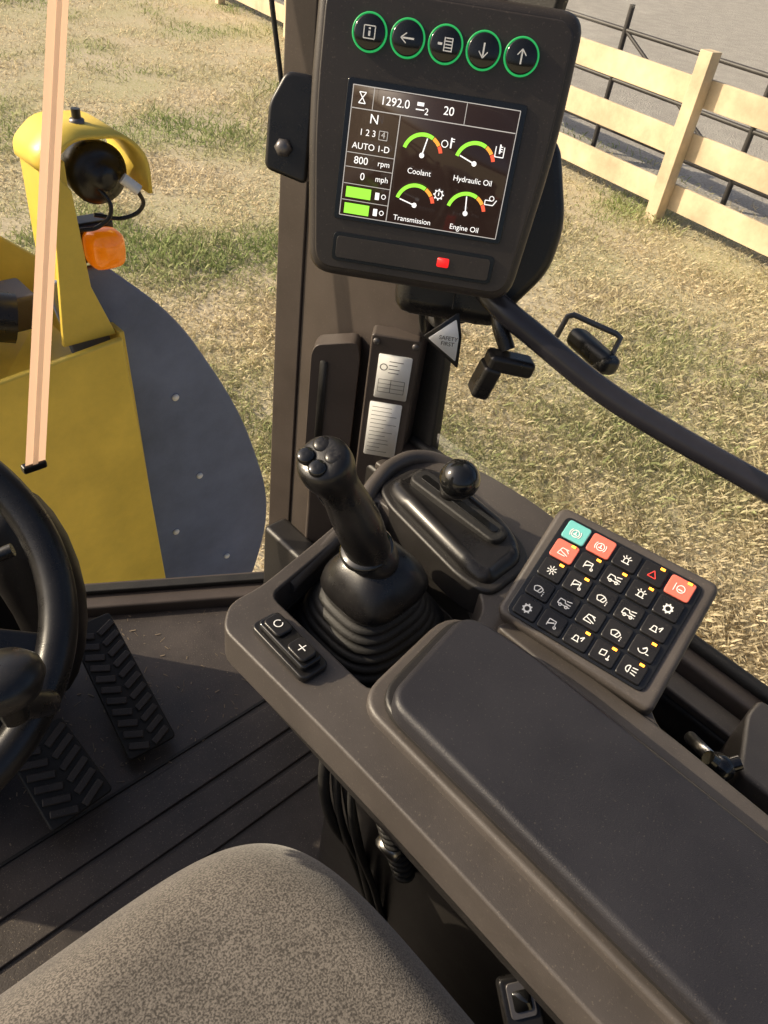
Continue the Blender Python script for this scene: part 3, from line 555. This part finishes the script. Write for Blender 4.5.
tube('knob_bracket',[(.072,.418,2.055),(.090,.428,2.030),(.105,.445,2.000)],.012,semig,sw_)
sc=root('steering_column',(0,.75,1.8))
loft('shroud',[((-.02,.62,2.02),.05,.05),((-.02,.64,1.98),.09,.085),((-.015,.67,1.90),.10,.09),((-.01,.72,1.78),.10,.08),((0,.80,1.6),.085,.07),((0,.88,1.41),.09,.09)],plasticD,sc)
loft('side_pod',[((.195,.82,1.93),.03,.03),((.20,.81,1.91),.05,.05),((.212,.79,1.85),.058,.055),((.225,.78,1.76),.050,.05),((.222,.78,1.66),.04,.04),((.20,.80,1.54),.03,.03)],plasticD,sc)
tube('lever',[(.05,.66,1.99),(.11,.64,2.0),(.155,.625,2.015)],.007,semig,sc)
prism('dash_top',rnd([(-.3,.93),(.275,.935),(.265,1.07),(-.3,1.07)],.02),1.765,1.79,plastic,sc,bev=.008)
prism('dash_body',rnd([(-.3,.95),(.26,.95),(.25,1.06),(-.3,1.06)],.02),1.4,1.764,plasticD,sc,bev=.01)

def pedal(name,c,w,l,yaw,tilt):
    p=root(name,c);mx=M.Translation(c)@M.Rotation(yaw,4,'Z')@M.Rotation(tilt,4,'X')
    prism('plate',rnd([(-w/2,-l/2),(w/2,-l/2),(w/2*.9,l/2),(-w/2*.9,l/2)],.008),-.012,0,rubber,p,mx=mx,bev=.003)
    k=int(l/.021)
    for i in range(k):
        y=-l/2+.014+i*.021
        for s in(-1,1):
            box('tread_%d_%d'%(i,s),(s*w*.23,y,.003),(w*.40,.0115,.006),pedm,p,mx=mx,bev=.002,rot=(0,0,s*math.radians(24)),seg=2)
    tube('arm',[mx@V((0,l*.2,-.012)),mx@V((0,l*.35,-.05)),(c[0],c[1]+l*.45,1.405)],.01,semig,p)
    return p
pedal('accelerator_pedal',(.308,.80,1.475),.082,.25,math.radians(-4),math.radians(22))
pedal('brake_pedal',(.155,.70,1.49),.10,.14,math.radians(4),math.radians(25))

# ------------------------------------------------------------ seat
fab=bpy.data.materials.new('seat_fabric');fab.use_nodes=True;N=fab.node_tree.nodes;L=fab.node_tree.links;b=N['Principled BSDF'];b.inputs['Roughness'].default_value=.95;b.inputs['Specular IOR Level'].default_value=.1
b.inputs['Sheen Weight'].default_value=.3
tc=N.new('ShaderNodeTexCoord')
def nz(s,d):
    n=N.new('ShaderNodeTexNoise');n.inputs['Scale'].default_value=s;n.inputs['Detail'].default_value=d;L.new(tc.outputs['Object'],n.inputs['Vector']);return n
n1=nz(620,1);n2=nz(18,5)
r=N.new('ShaderNodeValToRGB');r.color_ramp.elements[0].position=.36;r.color_ramp.elements[0].color=(.075,.066,.058,1);r.color_ramp.elements[1].position=.64;r.color_ramp.elements[1].color=(.235,.208,.180,1)
L.new(n1.outputs['Fac'],r.inputs['Fac'])
r2=N.new('ShaderNodeValToRGB');r2.color_ramp.elements[0].position=.3;r2.color_ramp.elements[0].color=(.70,.70,.70,1);r2.color_ramp.elements[1].position=.7;L.new(n2.outputs['Fac'],r2.inputs['Fac'])
mxx_=N.new('ShaderNodeMixRGB');mxx_.blend_type='MULTIPLY';mxx_.inputs['Fac'].default_value=1;L.new(r.outputs['Color'],mxx_.inputs['Color1']);L.new(r2.outputs['Color'],mxx_.inputs['Color2']);L.new(mxx_.outputs['Color'],b.inputs['Base Color'])
bp=N.new('ShaderNodeBump');bp.inputs['Strength'].default_value=.5;bp.inputs['Distance'].default_value=.0008
L.new(n1.outputs['Fac'],bp.inputs['Height']);L.new(bp.outputs['Normal'],b.inputs['Normal'])
se=root('operator_seat',(0,0,1.8))
v=[];f=[];n=90;cx,cy=.0,.0;ax_,ay=.266,.312;P_=5
for i in range(n+1):
    for j in range(n+1):
        a=-1+2*i/n;b2=-1+2*j/n
        k=(abs(a)**P_+abs(b2)**P_)**(1/P_);mxx=max(abs(a),abs(b2));s=mxx/k if k>0 else 1
        x=a*s;y=b2*s;e=(abs(x)**P_+abs(y)**P_)**(1/P_)
        zz=1.965-.010*(x*x+y*y)-.15*(1-math.sqrt(max(0,1-max(0,(e-.68)/.32)**2.4)))
        v.append((cx+x*ax_,cy+y*ay,zz))
for i in range(n):
    for j in range(n): a=i*(n+1)+j;f.append((a,a+n+1,a+n+2,a+1))
pyd('cushion',v,f,fab,se,sub=1)
prism('cushion_base',rnd([(-.225,-.29),(.245,-.29),(.245,.280),(-.225,.280)],.08),1.68,1.81,plasticD,se,bev=.02)
prism('suspension',rnd([(-.16,-.25),(.2,-.25),(.2,.2),(-.16,.2)],.03),1.4,1.68,rubber,se,bev=.01)
# belt buckle
bb=root('seat_belt_buckle',(.29,.01,1.9))
bf=frame((.283,.020,1.912),(.85,-.5,.1),(.45,.75,.45))
prism('body',rect(-.016,-.045,.016,.024,.005),-.008,.004,semig,bb,mx=bf,bev=.003)
prism('ring',rect(-.011,-.006,.011,.020,.004),.0041,.006,greym,bb,mx=bf,bev=.001)
prism('slot',rect(-.0075,-.001,.0075,.014,.003),.0061,.007,gloss,bb,mx=bf,bev=0)
# wiring harness under console
wh=root('wiring_harness',(.35,.3,1.75))
for i in range(5):
    y0=random.uniform(.24,.30);tube('hose_%d'%i,[(.325+random.uniform(-.01,.01),y0+.03,1.96),(.31+random.uniform(-.015,.01),y0,1.85),(.335+random.uniform(-.02,.02),y0-.04,1.7),(.36,y0-.08,1.5)],random.choice([.004,.006,.009]),rubber,wh)
for i in range(14): lathe('conduit_ridge_%d'%i,[(.010,0),(.0125,.002),(.010,.004)],rubber,wh,mx=M.Translation((.318+.001*i,.225-.003*i,1.90-.008*i)),n=16)
lathe('connector',[(.012,0),(.015,.003),(.015,.012),(.01,.016),(.01,.024)],metal,wh,mx=M.Translation((.315,.205,1.83))@M.Rotation(1.1,4,'Y'),n=20)
# rear trim + knob
tp=root('rear_trim_panel',(.72,0,1.8))
prism('panel',rnd([(.625,.010),(.70,.040),(.735,.04),(.735,-.5),(.625,-.5)],.012),1.5,1.92,plastic,tp,bev=.006)
kn=root('clamp_knob',(.62,.03,1.92))
kx=M.Translation((.615,.030,1.918))@M.Rotation(math.radians(50),4,'X')@M.Rotation(math.radians(-35),4,'Y')
lathe('shaft',[(.007,-.06),(.007,.0)],metal,kn,mx=kx,n=16)
lathe('hub',[(.013,0),(.014,.012),(.01,.02),(.001,.022)],gloss,kn,mx=kx,n=24)
for i in range(3):
    a=i*2.094;tube('lobe_%d'%i,[V((0,0,.01)),V((.020*math.cos(a),.020*math.sin(a),.012))],.008,gloss,kn,mx=kx,smooth=False)
